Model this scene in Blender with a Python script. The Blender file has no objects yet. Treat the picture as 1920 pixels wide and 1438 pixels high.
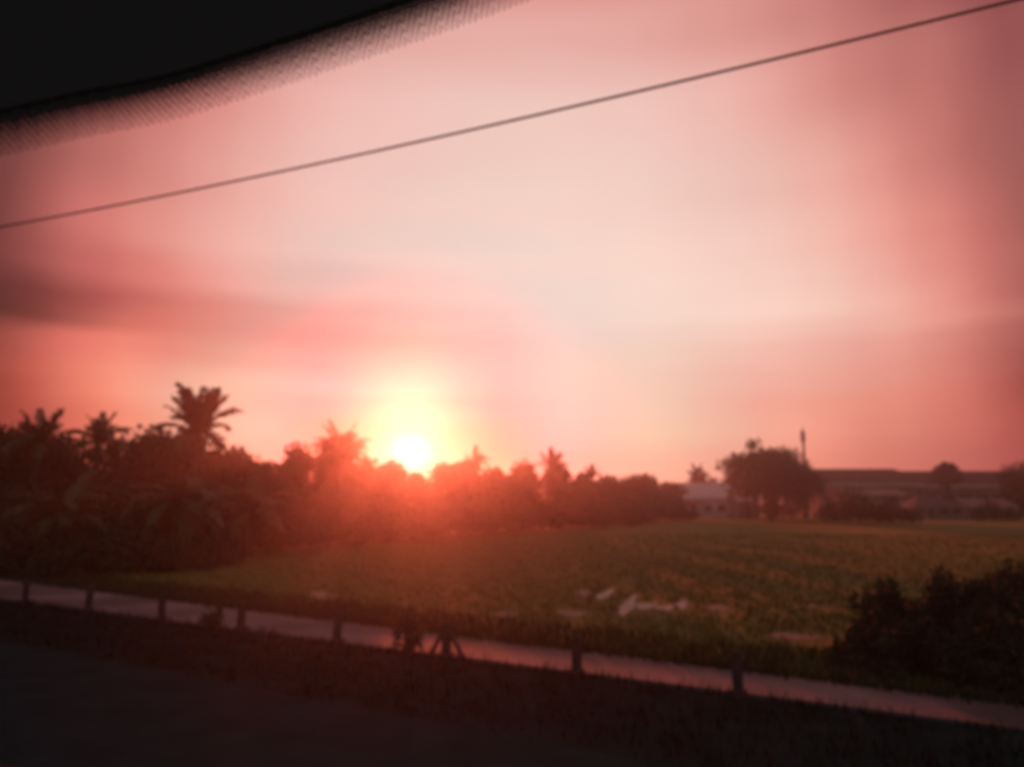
import bpy, math, random
import numpy as np
from mathutils import Vector, Matrix

# ------------------------------------------------------------------ camera
SC = bpy.context.scene
COL = SC.collection
PW, PH, FPX = 1920.0, 1438.0, 1387.0          # size of the photograph and focal length in its pixels
HORIZON = 940.0
CAMH = 3.0
PITCH = math.atan((HORIZON - PH / 2) / FPX)
cam_data = bpy.data.cameras.new("camera")
cam = bpy.data.objects.new("camera", cam_data)
COL.objects.link(cam)
cam.location = (0, 0, CAMH)
cam.rotation_euler = (math.pi / 2 + PITCH, 0, 0)
cam_data.sensor_width = 36.0
cam_data.lens = 36.0 * FPX / PW
cam_data.clip_start = 0.05
cam_data.clip_end = 6000
cam_data.dof.use_dof = True                    # focus hangs just outside the window: all the landscape is soft
cam_data.dof.focus_distance = 0.85
cam_data.dof.aperture_fstop = 3.9
SC.camera = cam


def ray(px, py):
    u = (px - PW / 2) / FPX
    v = (PH / 2 - py) / FPX
    c, s = math.cos(PITCH), math.sin(PITCH)
    return Vector((u, c - v * s, s + v * c))


def at(px, py, Y):
    r = ray(px, py)
    return Vector((0, 0, CAMH)) + r * (Y / r.y)


def gnd(px, py, z=0.0):
    r = ray(px, py)
    return Vector((0, 0, CAMH)) + r * ((z - CAMH) / r.z)


# ------------------------------------------------------------------ sky
SUN_PX = (770, 846)
sd = ray(*SUN_PX).normalized()
SUN_AZ = math.atan2(sd.x, sd.y)
SUN_EL = math.asin(sd.z)
LAMP_EL = math.radians(6.9)

world = bpy.data.worlds.new("World")
SC.world = world
world.use_nodes = True
nt = world.node_tree
nt.nodes.clear()
N = nt.nodes
Lk = nt.links


def lin(c):
    c = np.asarray(c, float) / 255.0
    return np.where(c <= 0.04045, c / 12.92, ((c + 0.055) / 1.055) ** 2.4)


def wmath(op, a, b=None, c=None, clamp=False):
    n = N.new('ShaderNodeMath')
    n.operation = op
    n.use_clamp = clamp
    for i, v in enumerate((a, b, c)):
        if v is None:
            continue
        if isinstance(v, (int, float)):
            n.inputs[i].default_value = v
        else:
            Lk.new(v, n.inputs[i])
    return n.outputs[0]


SKY_X = [0, 100, 200, 300, 400, 500, 600, 750, 900, 1050, 1200, 1400, 1500, 1600, 1700, 1800, 1920]
SKY_Y = [0, 20, 150, 300, 450, 520, 580, 640, 710, 760, 810, 870, 940]
# sky brightness (linear) over that grid of picture positions, lens corner darkening put in
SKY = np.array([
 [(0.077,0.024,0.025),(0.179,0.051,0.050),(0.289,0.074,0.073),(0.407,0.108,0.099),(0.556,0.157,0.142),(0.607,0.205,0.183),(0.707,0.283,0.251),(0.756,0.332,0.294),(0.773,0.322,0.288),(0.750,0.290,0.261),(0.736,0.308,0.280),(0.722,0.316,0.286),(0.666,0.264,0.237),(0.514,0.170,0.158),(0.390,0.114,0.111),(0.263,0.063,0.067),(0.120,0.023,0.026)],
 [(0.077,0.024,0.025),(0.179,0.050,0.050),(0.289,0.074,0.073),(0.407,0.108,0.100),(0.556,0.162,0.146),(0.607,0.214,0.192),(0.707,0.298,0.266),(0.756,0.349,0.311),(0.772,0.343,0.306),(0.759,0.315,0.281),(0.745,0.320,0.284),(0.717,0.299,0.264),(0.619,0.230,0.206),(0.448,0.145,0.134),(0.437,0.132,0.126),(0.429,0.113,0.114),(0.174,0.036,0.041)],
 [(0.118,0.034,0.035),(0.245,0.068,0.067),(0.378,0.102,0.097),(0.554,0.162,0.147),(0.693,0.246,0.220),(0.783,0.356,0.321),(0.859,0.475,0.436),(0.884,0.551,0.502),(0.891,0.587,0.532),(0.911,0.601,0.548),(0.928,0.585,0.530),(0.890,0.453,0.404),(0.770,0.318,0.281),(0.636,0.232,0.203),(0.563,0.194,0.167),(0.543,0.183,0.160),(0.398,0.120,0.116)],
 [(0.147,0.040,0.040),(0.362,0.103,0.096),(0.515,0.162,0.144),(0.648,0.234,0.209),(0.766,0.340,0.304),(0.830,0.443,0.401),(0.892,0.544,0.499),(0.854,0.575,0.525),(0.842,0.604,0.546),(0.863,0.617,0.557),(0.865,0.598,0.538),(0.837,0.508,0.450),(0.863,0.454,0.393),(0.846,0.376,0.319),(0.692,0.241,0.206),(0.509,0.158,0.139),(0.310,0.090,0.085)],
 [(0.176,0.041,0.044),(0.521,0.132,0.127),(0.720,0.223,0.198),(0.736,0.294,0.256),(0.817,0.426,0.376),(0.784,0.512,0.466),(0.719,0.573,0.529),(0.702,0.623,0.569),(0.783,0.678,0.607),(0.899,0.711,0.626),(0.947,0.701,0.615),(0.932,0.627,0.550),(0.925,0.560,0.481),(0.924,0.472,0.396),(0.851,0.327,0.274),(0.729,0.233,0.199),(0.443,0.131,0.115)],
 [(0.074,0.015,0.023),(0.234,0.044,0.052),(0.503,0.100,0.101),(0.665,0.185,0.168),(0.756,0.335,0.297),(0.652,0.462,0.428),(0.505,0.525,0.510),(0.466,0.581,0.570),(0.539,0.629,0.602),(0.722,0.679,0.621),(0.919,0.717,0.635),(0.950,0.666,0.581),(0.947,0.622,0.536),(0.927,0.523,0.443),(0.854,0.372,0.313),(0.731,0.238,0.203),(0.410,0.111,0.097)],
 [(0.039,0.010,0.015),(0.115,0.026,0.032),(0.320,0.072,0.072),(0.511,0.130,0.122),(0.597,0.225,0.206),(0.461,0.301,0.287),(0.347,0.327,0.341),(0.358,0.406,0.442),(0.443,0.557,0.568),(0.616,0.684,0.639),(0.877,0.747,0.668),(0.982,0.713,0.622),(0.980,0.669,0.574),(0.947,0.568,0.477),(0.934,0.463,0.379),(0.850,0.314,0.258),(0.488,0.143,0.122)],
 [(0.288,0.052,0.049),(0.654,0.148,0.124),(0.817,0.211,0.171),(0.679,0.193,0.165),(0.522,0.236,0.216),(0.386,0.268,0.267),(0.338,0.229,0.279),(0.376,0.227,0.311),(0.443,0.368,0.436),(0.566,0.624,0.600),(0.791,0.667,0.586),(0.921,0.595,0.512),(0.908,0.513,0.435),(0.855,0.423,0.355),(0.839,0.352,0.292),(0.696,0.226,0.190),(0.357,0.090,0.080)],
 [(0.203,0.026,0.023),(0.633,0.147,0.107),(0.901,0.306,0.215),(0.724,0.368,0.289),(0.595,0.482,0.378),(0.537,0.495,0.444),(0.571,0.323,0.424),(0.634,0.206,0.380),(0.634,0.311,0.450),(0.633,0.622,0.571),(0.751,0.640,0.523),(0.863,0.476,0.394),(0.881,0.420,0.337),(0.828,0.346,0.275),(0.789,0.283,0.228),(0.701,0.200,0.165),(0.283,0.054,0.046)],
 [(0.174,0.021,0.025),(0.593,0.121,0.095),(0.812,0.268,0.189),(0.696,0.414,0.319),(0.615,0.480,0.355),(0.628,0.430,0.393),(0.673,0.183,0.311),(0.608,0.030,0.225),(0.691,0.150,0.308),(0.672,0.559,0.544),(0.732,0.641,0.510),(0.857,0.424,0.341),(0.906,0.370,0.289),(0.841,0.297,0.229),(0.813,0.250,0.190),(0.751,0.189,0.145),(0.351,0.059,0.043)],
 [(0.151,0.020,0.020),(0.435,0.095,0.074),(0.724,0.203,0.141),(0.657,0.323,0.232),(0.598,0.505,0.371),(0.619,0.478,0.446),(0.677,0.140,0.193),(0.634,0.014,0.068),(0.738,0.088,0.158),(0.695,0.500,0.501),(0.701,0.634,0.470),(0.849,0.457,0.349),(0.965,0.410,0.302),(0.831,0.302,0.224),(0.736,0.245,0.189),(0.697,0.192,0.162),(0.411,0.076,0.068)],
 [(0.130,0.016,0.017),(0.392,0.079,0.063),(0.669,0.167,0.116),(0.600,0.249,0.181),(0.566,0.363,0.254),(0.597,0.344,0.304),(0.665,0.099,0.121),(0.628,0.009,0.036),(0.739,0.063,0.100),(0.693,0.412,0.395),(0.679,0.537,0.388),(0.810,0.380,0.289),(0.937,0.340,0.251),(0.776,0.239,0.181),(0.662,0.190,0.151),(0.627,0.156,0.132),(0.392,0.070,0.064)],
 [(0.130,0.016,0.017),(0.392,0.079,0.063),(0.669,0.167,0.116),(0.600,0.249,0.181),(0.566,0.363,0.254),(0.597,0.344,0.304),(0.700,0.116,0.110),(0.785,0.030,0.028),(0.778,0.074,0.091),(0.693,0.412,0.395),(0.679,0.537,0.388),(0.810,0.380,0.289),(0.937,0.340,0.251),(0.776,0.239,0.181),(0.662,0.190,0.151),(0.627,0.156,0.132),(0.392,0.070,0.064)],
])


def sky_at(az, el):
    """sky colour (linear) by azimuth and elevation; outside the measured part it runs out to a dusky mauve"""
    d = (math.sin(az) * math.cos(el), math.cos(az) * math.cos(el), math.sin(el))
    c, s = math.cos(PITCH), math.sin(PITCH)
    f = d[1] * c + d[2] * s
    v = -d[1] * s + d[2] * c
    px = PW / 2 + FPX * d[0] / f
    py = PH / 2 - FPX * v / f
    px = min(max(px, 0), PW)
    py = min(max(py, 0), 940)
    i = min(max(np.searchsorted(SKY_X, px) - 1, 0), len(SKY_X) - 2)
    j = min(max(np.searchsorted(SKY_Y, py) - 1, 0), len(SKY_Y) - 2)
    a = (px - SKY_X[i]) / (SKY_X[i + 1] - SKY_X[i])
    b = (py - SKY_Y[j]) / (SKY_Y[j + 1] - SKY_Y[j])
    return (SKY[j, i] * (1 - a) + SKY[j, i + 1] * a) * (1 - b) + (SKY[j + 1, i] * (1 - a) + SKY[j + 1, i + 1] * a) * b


tc = N.new('ShaderNodeTexCoord')
nrm = N.new('ShaderNodeVectorMath'); nrm.operation = 'NORMALIZE'
Lk.new(tc.outputs['Generated'], nrm.inputs[0])
# slow warp so the cloud edges wander
wn = N.new('ShaderNodeTexNoise'); wn.inputs['Scale'].default_value = 3.5; wn.inputs['Detail'].default_value = 4
wmap = N.new('ShaderNodeMapping'); wmap.inputs['Scale'].default_value = (1.0, 1.0, 4.0)
Lk.new(nrm.outputs[0], wmap.inputs['Vector']); Lk.new(wmap.outputs[0], wn.inputs['Vector'])
sep = N.new('ShaderNodeSeparateXYZ'); Lk.new(nrm.outputs[0], sep.inputs[0])
wz = wmath('MULTIPLY', wmath('SUBTRACT', wn.outputs['Fac'], 0.5), 0.045)
az = wmath('ARCTAN2', sep.outputs['X'], sep.outputs['Y'])
el0 = wmath('ARCSINE', sep.outputs['Z'])
el = wmath('ADD', el0, wz)
AZM = math.radians(36)
azf = wmath('DIVIDE', wmath('ADD', az, AZM), 2 * AZM, clamp=True)
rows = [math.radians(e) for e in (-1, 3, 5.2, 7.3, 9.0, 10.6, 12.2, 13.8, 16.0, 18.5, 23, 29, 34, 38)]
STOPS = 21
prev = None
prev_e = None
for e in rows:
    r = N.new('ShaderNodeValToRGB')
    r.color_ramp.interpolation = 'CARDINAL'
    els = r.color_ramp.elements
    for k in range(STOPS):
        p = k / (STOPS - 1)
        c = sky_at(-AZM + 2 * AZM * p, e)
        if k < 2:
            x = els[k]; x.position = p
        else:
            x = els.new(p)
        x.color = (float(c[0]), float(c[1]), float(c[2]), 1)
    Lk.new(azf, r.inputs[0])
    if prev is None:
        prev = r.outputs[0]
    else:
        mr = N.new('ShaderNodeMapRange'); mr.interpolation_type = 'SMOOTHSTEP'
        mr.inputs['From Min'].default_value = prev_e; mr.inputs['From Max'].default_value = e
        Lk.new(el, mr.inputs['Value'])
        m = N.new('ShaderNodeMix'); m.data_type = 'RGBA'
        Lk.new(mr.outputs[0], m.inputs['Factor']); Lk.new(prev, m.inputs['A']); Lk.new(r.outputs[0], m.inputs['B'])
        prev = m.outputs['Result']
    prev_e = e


def mixrgb(mode, fac, a, b):
    m = N.new('ShaderNodeMix'); m.data_type = 'RGBA'; m.blend_type = mode
    for sock, v in (('Factor', fac), ('A', a), ('B', b)):
        if isinstance(v, (int, float)):
            m.inputs[sock].default_value = v
        elif isinstance(v, tuple):
            m.inputs[sock].default_value = v
        else:
            Lk.new(v, m.inputs[sock])
    return m.outputs['Result']


# dusk sky dim violet overhead; behind the viewer greyer and raised to lift the darks
up = N.new('ShaderNodeMapRange'); up.interpolation_type = 'SMOOTHSTEP'
up.inputs['From Min'].default_value = math.radians(36); up.inputs['From Max'].default_value = math.radians(75)
Lk.new(el0, up.inputs['Value'])
prev = mixrgb('MIX', up.outputs[0], prev, (0.19, 0.105, 0.11, 1))
bk = N.new('ShaderNodeMapRange'); bk.interpolation_type = 'SMOOTHSTEP'
bk.inputs['From Min'].default_value = math.radians(36); bk.inputs['From Max'].default_value = math.radians(95)
Lk.new(wmath('ABSOLUTE', az), bk.inputs['Value'])
prev = mixrgb('MIX', bk.outputs[0], prev, (0.15, 0.16, 0.175, 1))
# thin streaks of high cloud
sn = N.new('ShaderNodeTexNoise'); sn.inputs['Scale'].default_value = 2.6; sn.inputs['Detail'].default_value = 6; sn.inputs['Roughness'].default_value = 0.55
smap = N.new('ShaderNodeMapping'); smap.inputs['Scale'].default_value = (1.0, 1.0, 7.0); smap.inputs['Rotation'].default_value = (0, math.radians(-5), 0)
Lk.new(nrm.outputs[0], smap.inputs['Vector']); Lk.new(smap.outputs[0], sn.inputs['Vector'])
sfac = wmath('ADD', 1.0, wmath('MULTIPLY', wmath('SUBTRACT', sn.outputs['Fac'], 0.5), 0.07))
cmb = N.new('ShaderNodeCombineColor'); Lk.new(wmath('ADD', 1.0, wmath('MULTIPLY', wmath('SUBTRACT', sn.outputs['Fac'], 0.5), 0.03)), cmb.inputs[0]); Lk.new(sfac, cmb.inputs[1]); Lk.new(sfac, cmb.inputs[2])
prev = mixrgb('MULTIPLY', 1.0, prev, cmb.outputs[0])
# the sun and its aureole
sdir = N.new('ShaderNodeCombineXYZ')
sdir.inputs[0].default_value = sd.x; sdir.inputs[1].default_value = sd.y; sdir.inputs[2].default_value = sd.z
dx = wmath('SUBTRACT', az, SUN_AZ)
dy = wmath('SUBTRACT', el0, SUN_EL)


def glow(sx, sy, p, col, k):
    q = wmath('ADD', wmath('POWER', wmath('DIVIDE', dx, math.radians(sx)), 2.0), wmath('POWER', wmath('DIVIDE', dy, math.radians(sy)), 2.0))
    g = wmath('DIVIDE', k, wmath('POWER', wmath('ADD', 1.0, q), p))
    c = N.new('ShaderNodeCombineColor')
    for i in range(3):
        Lk.new(wmath('MULTIPLY', g, col[i]), c.inputs[i])
    return c.outputs[0]


prev = mixrgb('ADD', 1.0, prev, glow(0.62, 0.50, 2.8, (1.0, 0.80, 0.50), 45.0))
prev = mixrgb('ADD', 1.0, prev, glow(3.2, 1.6, 1.7, (1.0, 0.75, 0.50), 0.10))
prev = mixrgb('ADD', 1.0, prev, glow(3.6, 3.2, 3.0, (0.0, 0.04, 0.75), 0.42))
for _n in list(N):
    if _n.bl_idname == 'ShaderNodeMix':
        _n.clamp_result = False; _n.clamp_factor = True
sky = N.new('ShaderNodeTexSky')
sky.sky_type = 'NISHITA'
sky.sun_disc = False
sky.sun_elevation = LAMP_EL
sky.sun_rotation = SUN_AZ
sky.dust_density = 6.0
sky.air_density = 2.0
bg1 = N.new('ShaderNodeBackground'); bg1.inputs['Strength'].default_value = 1.0
bg2 = N.new('ShaderNodeBackground'); bg2.inputs['Strength'].default_value = 0.05
wmixs = N.new('ShaderNodeMixShader'); wmixs.inputs[0].default_value = 0.06
wout = N.new('ShaderNodeOutputWorld')
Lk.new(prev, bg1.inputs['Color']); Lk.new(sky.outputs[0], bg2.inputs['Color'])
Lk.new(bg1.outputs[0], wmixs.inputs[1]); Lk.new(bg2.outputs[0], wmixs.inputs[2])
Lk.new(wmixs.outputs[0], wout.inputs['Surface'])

# ------------------------------------------------------------------ sun lamp
ld = bpy.data.lights.new("sun", 'SUN')
ld.energy = 5.0
ld.angle = math.radians(0.6)
ld.color = (1.0, 0.135, 0.062)
lamp = bpy.data.objects.new("sun", ld)
COL.objects.link(lamp)
lv = Vector((math.sin(SUN_AZ) * math.cos(LAMP_EL), math.cos(SUN_AZ) * math.cos(LAMP_EL), math.sin(LAMP_EL)))
lamp.rotation_euler = lv.to_track_quat('Z', 'Y').to_euler()

SC.view_settings.view_transform = 'Standard'
SC.view_settings.look = 'None'
SC.view_settings.exposure = 0.0
SC.view_settings.gamma = 1.0
SC.cycles.max_bounces = 6
SC.cycles.volume_bounces = 0
SC.cycles.use_denoising = True

# ------------------------------------------------------------------ helpers


class MB:
    def __init__(self):
        self.v = []; self.f = []

    def add(self, vs, fs):
        n = len(self.v)
        self.v.extend([tuple(p) for p in vs])
        self.f.extend([tuple(n + i for i in f) for f in fs])

    def box(self, a, b, M=None):
        x0, y0, z0 = a; x1, y1, z1 = b
        vs = [Vector(p) for p in ((x0,y0,z0),(x1,y0,z0),(x1,y1,z0),(x0,y1,z0),(x0,y0,z1),(x1,y0,z1),(x1,y1,z1),(x0,y1,z1))]
        if M is not None:
            vs = [M @ p for p in vs]
        self.add(vs, [(0,3,2,1),(4,5,6,7),(0,1,5,4),(1,2,6,5),(2,3,7,6),(3,0,4,7)])

    def tube(self, pts, rad, seg=8, cap=True):
        pts = [Vector(p) for p in pts]
        if isinstance(rad, (int, float)):
            rad = [rad] * len(pts)
        n0 = len(self.v)
        ref = Vector((0, 0, 1))
        d0 = (pts[-1] - pts[0]).normalized()
        if abs(d0.z) > 0.9:
            ref = Vector((1, 0, 0))
        for i, p in enumerate(pts):
            d = (pts[min(i + 1, len(pts) - 1)] - pts[max(i - 1, 0)]).normalized()
            a = d.cross(ref).normalized(); b = d.cross(a).normalized()
            for k in range(seg):
                t = 2 * math.pi * k / seg
                self.v.append(tuple(p + (a * math.cos(t) + b * math.sin(t)) * rad[i]))
        for i in range(len(pts) - 1):
            for k in range(seg):
                k2 = (k + 1) % seg
                self.f.append((n0 + i * seg + k, n0 + i * seg + k2, n0 + (i + 1) * seg + k2, n0 + (i + 1) * seg + k))
        if cap:
            self.f.append(tuple(n0 + k for k in range(seg)))
            self.f.append(tuple(n0 + (len(pts) - 1) * seg + k for k in reversed(range(seg))))

    def mesh(self, name, mat, smooth=False):
        me = bpy.data.meshes.new(name)
        me.from_pydata(self.v, [], self.f)
        me.materials.append(mat)
        if smooth:
            me.polygons.foreach_set('use_smooth', [True] * len(me.polygons))
        me.update()
        return me

    def build(self, name, mat, parent=None, smooth=False):
        return link(name, self.mesh(name, mat, smooth), parent)


def link(name, me, parent=None):
    o = bpy.data.objects.new(name, me)
    COL.objects.link(o)
    if parent is not None:
        o.parent = parent
    return o


def tag(o, label=None, cat=None, group=None, kind=None):
    if label: o['label'] = label
    if cat: o['category'] = cat
    if group: o['group'] = group
    if kind: o['kind'] = kind
    return o


def empty(name, loc, rz=0.0):
    o = bpy.data.objects.new(name, None)
    COL.objects.link(o)
    o.location = loc
    o.rotation_euler = (0, 0, rz)
    o.empty_display_size = 0.3
    return o


def mat(name, col, col2=None, scale=3.0, rough=0.9, spec=0.2, bump=0.0, stretch=(1, 1, 1), detail=5, metal=0.0, gen=False):
    m = bpy.data.materials.new(name)
    m.use_nodes = True
    t = m.node_tree
    b = t.nodes['Principled BSDF']
    b.inputs['Roughness'].default_value = rough
    b.inputs['Specular IOR Level'].default_value = spec
    b.inputs['Metallic'].default_value = metal
    col2 = col2 or tuple(c * 0.6 for c in col)
    tcn = t.nodes.new('ShaderNodeTexCoord')
    mp = t.nodes.new('ShaderNodeMapping'); mp.inputs['Scale'].default_value = stretch
    no = t.nodes.new('ShaderNodeTexNoise'); no.inputs['Scale'].default_value = scale; no.inputs['Detail'].default_value = detail
    t.links.new(tcn.outputs['Object'], mp.inputs['Vector']); t.links.new(mp.outputs[0], no.inputs['Vector'])
    r = t.nodes.new('ShaderNodeValToRGB')
    r.color_ramp.elements[0].position = 0.33; r.color_ramp.elements[0].color = (*col2, 1)
    r.color_ramp.elements[1].position = 0.67; r.color_ramp.elements[1].color = (*col, 1)
    t.links.new(no.outputs['Fac'], r.inputs[0]); t.links.new(r.outputs[0], b.inputs['Base Color'])
    if bump:
        n2 = t.nodes.new('ShaderNodeTexNoise'); n2.inputs['Scale'].default_value = scale * 6; n2.inputs['Detail'].default_value = 6
        t.links.new(tcn.outputs['Object'], n2.inputs['Vector'])
        bp = t.nodes.new('ShaderNodeBump'); bp.inputs['Strength'].default_value = bump; bp.inputs['Distance'].default_value = 0.05
        t.links.new(n2.outputs['Fac'], bp.inputs['Height']); t.links.new(bp.outputs[0], b.inputs['Normal'])
    return m


M = {}
M['leaf'] = mat('leaf_green', (0.04, 0.07, 0.03), (0.022, 0.04, 0.018), scale=0.8, rough=0.8, spec=0.15)
M['leaf2'] = mat('leaf_olive', (0.055, 0.08, 0.035), (0.03, 0.045, 0.02), scale=0.8, rough=0.8, spec=0.15)
M['frond'] = mat('palm_frond', (0.055, 0.085, 0.025), (0.03, 0.05, 0.015), scale=1.0, rough=0.6, spec=0.3)
M['bark'] = mat('bark', (0.09, 0.065, 0.045), (0.04, 0.03, 0.02), scale=4, rough=0.95, stretch=(3, 3, 0.6))
M['shrub'] = mat('shrub_leaf', (0.06, 0.06, 0.03), (0.03, 0.035, 0.018), scale=1.5, rough=0.85, spec=0.1)
M['grass'] = mat('field_grass', (0.15, 0.135, 0.033), (0.135, 0.12, 0.03), scale=0.5, rough=0.9, spec=0.05)
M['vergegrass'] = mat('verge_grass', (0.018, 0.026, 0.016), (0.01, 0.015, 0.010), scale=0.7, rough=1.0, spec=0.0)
M['concrete'] = mat('path_concrete', (0.26, 0.155, 0.16), (0.09, 0.065, 0.06), scale=0.33, rough=0.9, spec=0.08, bump=0.1, detail=8)
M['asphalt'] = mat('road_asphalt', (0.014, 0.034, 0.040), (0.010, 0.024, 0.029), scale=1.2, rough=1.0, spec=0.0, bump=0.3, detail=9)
M['post'] = mat('weathered_post', (0.08, 0.06, 0.055), (0.045, 0.035, 0.03), scale=5, rough=0.9, spec=0.1)
M['metal'] = mat('grey_metal', (0.16, 0.15, 0.15), (0.1, 0.09, 0.09), scale=4, rough=0.5, metal=0.6)
M['darkroof'] = mat('dark_roof', (0.05, 0.04, 0.04), (0.035, 0.028, 0.028), scale=0.2, rough=0.9, spec=0.1, stretch=(6, 1, 1))
M['bright_wall'] = mat('bright_wall', (0.85, 0.76, 0.72), (0.65, 0.58, 0.55), scale=0.5, rough=0.85)
M['wall'] = mat('render_wall', (0.26, 0.20, 0.18), (0.18, 0.14, 0.125), scale=0.4, rough=0.9)
M['whitewall'] = mat('white_wall', (0.5, 0.43, 0.40), (0.36, 0.31, 0.29), scale=0.5, rough=0.85)
M['palesheet'] = mat('pale_sheet_roof', (0.26, 0.22, 0.21), (0.18, 0.15, 0.145), scale=0.8, rough=0.45, spec=0.5, stretch=(3, 1, 1))
M['bright_sheet'] = mat('bright_sheet_roof', (0.62, 0.52, 0.50), (0.45, 0.38, 0.36), scale=0.8, rough=0.5, spec=0.4, stretch=(3, 1, 1))
M['dull_sheet'] = mat('dull_sheet_roof', (0.13, 0.10, 0.095), (0.08, 0.06, 0.06), scale=0.8, rough=0.85, spec=0.1, stretch=(3, 1, 1))
M['tile'] = mat('clay_roof', (0.30, 0.17, 0.13), (0.2, 0.11, 0.09), scale=0.8, rough=0.8)
M['opening'] = mat('dark_opening', (0.03, 0.03, 0.03), (0.02, 0.02, 0.02), rough=0.4, spec=0.4)
M['black'] = mat('black_border', (0.055, 0.055, 0.055), (0.05, 0.05, 0.05), rough=0.8, spec=0.1)
M['wire'] = mat('cable_sheath', (0.34, 0.11, 0.10), (0.24, 0.08, 0.07), rough=0.7)  # red of the sun glare put into the cable colour
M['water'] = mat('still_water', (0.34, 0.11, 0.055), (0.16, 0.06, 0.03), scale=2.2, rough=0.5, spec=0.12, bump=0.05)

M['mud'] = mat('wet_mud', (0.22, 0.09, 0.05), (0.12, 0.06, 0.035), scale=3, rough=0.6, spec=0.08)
# ------------------------------------------------------------------ ground


def sheet(name, pts, z, m, kind='structure', thick=0):
    b = MB()
    n = len(pts)
    if thick:
        b.add([(p[0], p[1], z) for p in pts] + [(p[0], p[1], z - thick) for p in pts],
              [tuple(range(n)), tuple(reversed(range(n, 2 * n)))] + [(i, i + n, (i + 1) % n + n, (i + 1) % n) for i in range(n)])
    else:
        b.add([(p[0], p[1], z) for p in pts], [tuple(range(n))])
    o = b.build(name, m)
    o['kind'] = kind
    return o


def ground_material():
    m = bpy.data.materials.new('field_ground')
    m.use_nodes = True
    t = m.node_tree; b = t.nodes['Principled BSDF']
    b.inputs['Roughness'].default_value = 0.95; b.inputs['Specular IOR Level'].default_value = 0.05
    tcn = t.nodes.new('ShaderNodeTexCoord')
    n1 = t.nodes.new('ShaderNodeTexNoise'); n1.inputs['Scale'].default_value = 0.035; n1.inputs['Detail'].default_value = 7
    n2 = t.nodes.new('ShaderNodeTexNoise'); n2.inputs['Scale'].default_value = 0.9; n2.inputs['Detail'].default_value = 9; n2.inputs['Roughness'].default_value = 0.7
    t.links.new(tcn.outputs['Object'], n1.inputs['Vector']); t.links.new(tcn.outputs['Object'], n2.inputs['Vector'])
    r1 = t.nodes.new('ShaderNodeValToRGB')
    r1.color_ramp.elements[0].position = 0.40; r1.color_ramp.elements[0].color = (0.165, 0.145, 0.034, 1)
    r1.color_ramp.elements[1].position = 0.62; r1.color_ramp.elements[1].color = (0.17, 0.13, 0.035, 1)
    r2 = t.nodes.new('ShaderNodeValToRGB')
    r2.color_ramp.elements[0].position = 0.3; r2.color_ramp.elements[0].color = (0.75, 0.75, 0.75, 1)
    r2.color_ramp.elements[1].position = 0.7; r2.color_ramp.elements[1].color = (1.05, 1.05, 1.05, 1)
    t.links.new(n1.outputs['Fac'], r1.inputs[0]); t.links.new(n2.outputs['Fac'], r2.inputs[0])
    mx = t.nodes.new('ShaderNodeMix'); mx.data_type = 'RGBA'; mx.blend_type = 'MULTIPLY'; mx.inputs['Factor'].default_value = 1
    t.links.new(r1.outputs[0], mx.inputs['A']); t.links.new(r2.outputs[0], mx.inputs['B'])
    t.links.new(mx.outputs['Result'], b.inputs['Base Color'])
    return m


M['ground'] = ground_material()
G = 1500
# line of the path on the ground: far and near edges, as points (x, y)
RD = Vector((1, -0.575, 0)).normalized()          # direction of path and road
RN = Vector((-RD.y, RD.x, 0))                     # away from the viewer
F0, F1 = gnd(0, 1087), gnd(1920, 1329)
E0, E1 = gnd(0, 1124), gnd(1920, 1372)
RD = (E1 - E0).normalized()
RN = Vector((-RD.y, RD.x, 0))
s_near = E0.dot(RN)


def far_edge(x):
    """distance of the path's far edge from the near one; it narrows a little towards the right"""
    w0, w1 = F0.dot(RN) - s_near, F1.dot(RN) - s_near
    a0, a1 = F0.dot(RD), F1.dot(RD)
    t = min(max((x - a0) / (a1 - a0), -0.6), 1.0)
    return w0 + (w1 - w0) * t


s_far = s_near + max(F0.dot(RN) - s_near, 1.0)


def strip(name, s0, s1, z, m, thick=0, L=1200):
    a = RD * -L; b = RD * L
    p = [a + RN * s0, b + RN * s0, b + RN * s1, a + RN * s1]
    return sheet(name, p, z, m, thick=thick)


sheet('ground', [(-G, -G), (G, -G), (G, G), (-G, G)], 0.0, M['ground'])
aa = [-600, F0.dot(RD) - 0.6 * (F1.dot(RD) - F0.dot(RD)), F0.dot(RD), 0.5 * (F0.dot(RD) + F1.dot(RD)), F1.dot(RD), 600]
sheet('path', [RD * a + RN * s_near for a in aa] + [RD * a + RN * (s_near + far_edge(a)) for a in reversed(aa)], 0.05, M['concrete'], thick=0.05)
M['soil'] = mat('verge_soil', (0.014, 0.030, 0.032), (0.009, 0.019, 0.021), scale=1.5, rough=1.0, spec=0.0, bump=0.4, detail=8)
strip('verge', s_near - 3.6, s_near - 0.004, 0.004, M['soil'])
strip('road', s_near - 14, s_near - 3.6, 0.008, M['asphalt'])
M['paint'] = mat('worn_road_paint', (0.03, 0.028, 0.026), (0.016, 0.015, 0.014), scale=3, rough=0.9, spec=0.05)
strip('road_edge_line', s_near - 7.6, s_near - 7.45, 0.012, M['paint'])

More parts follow.
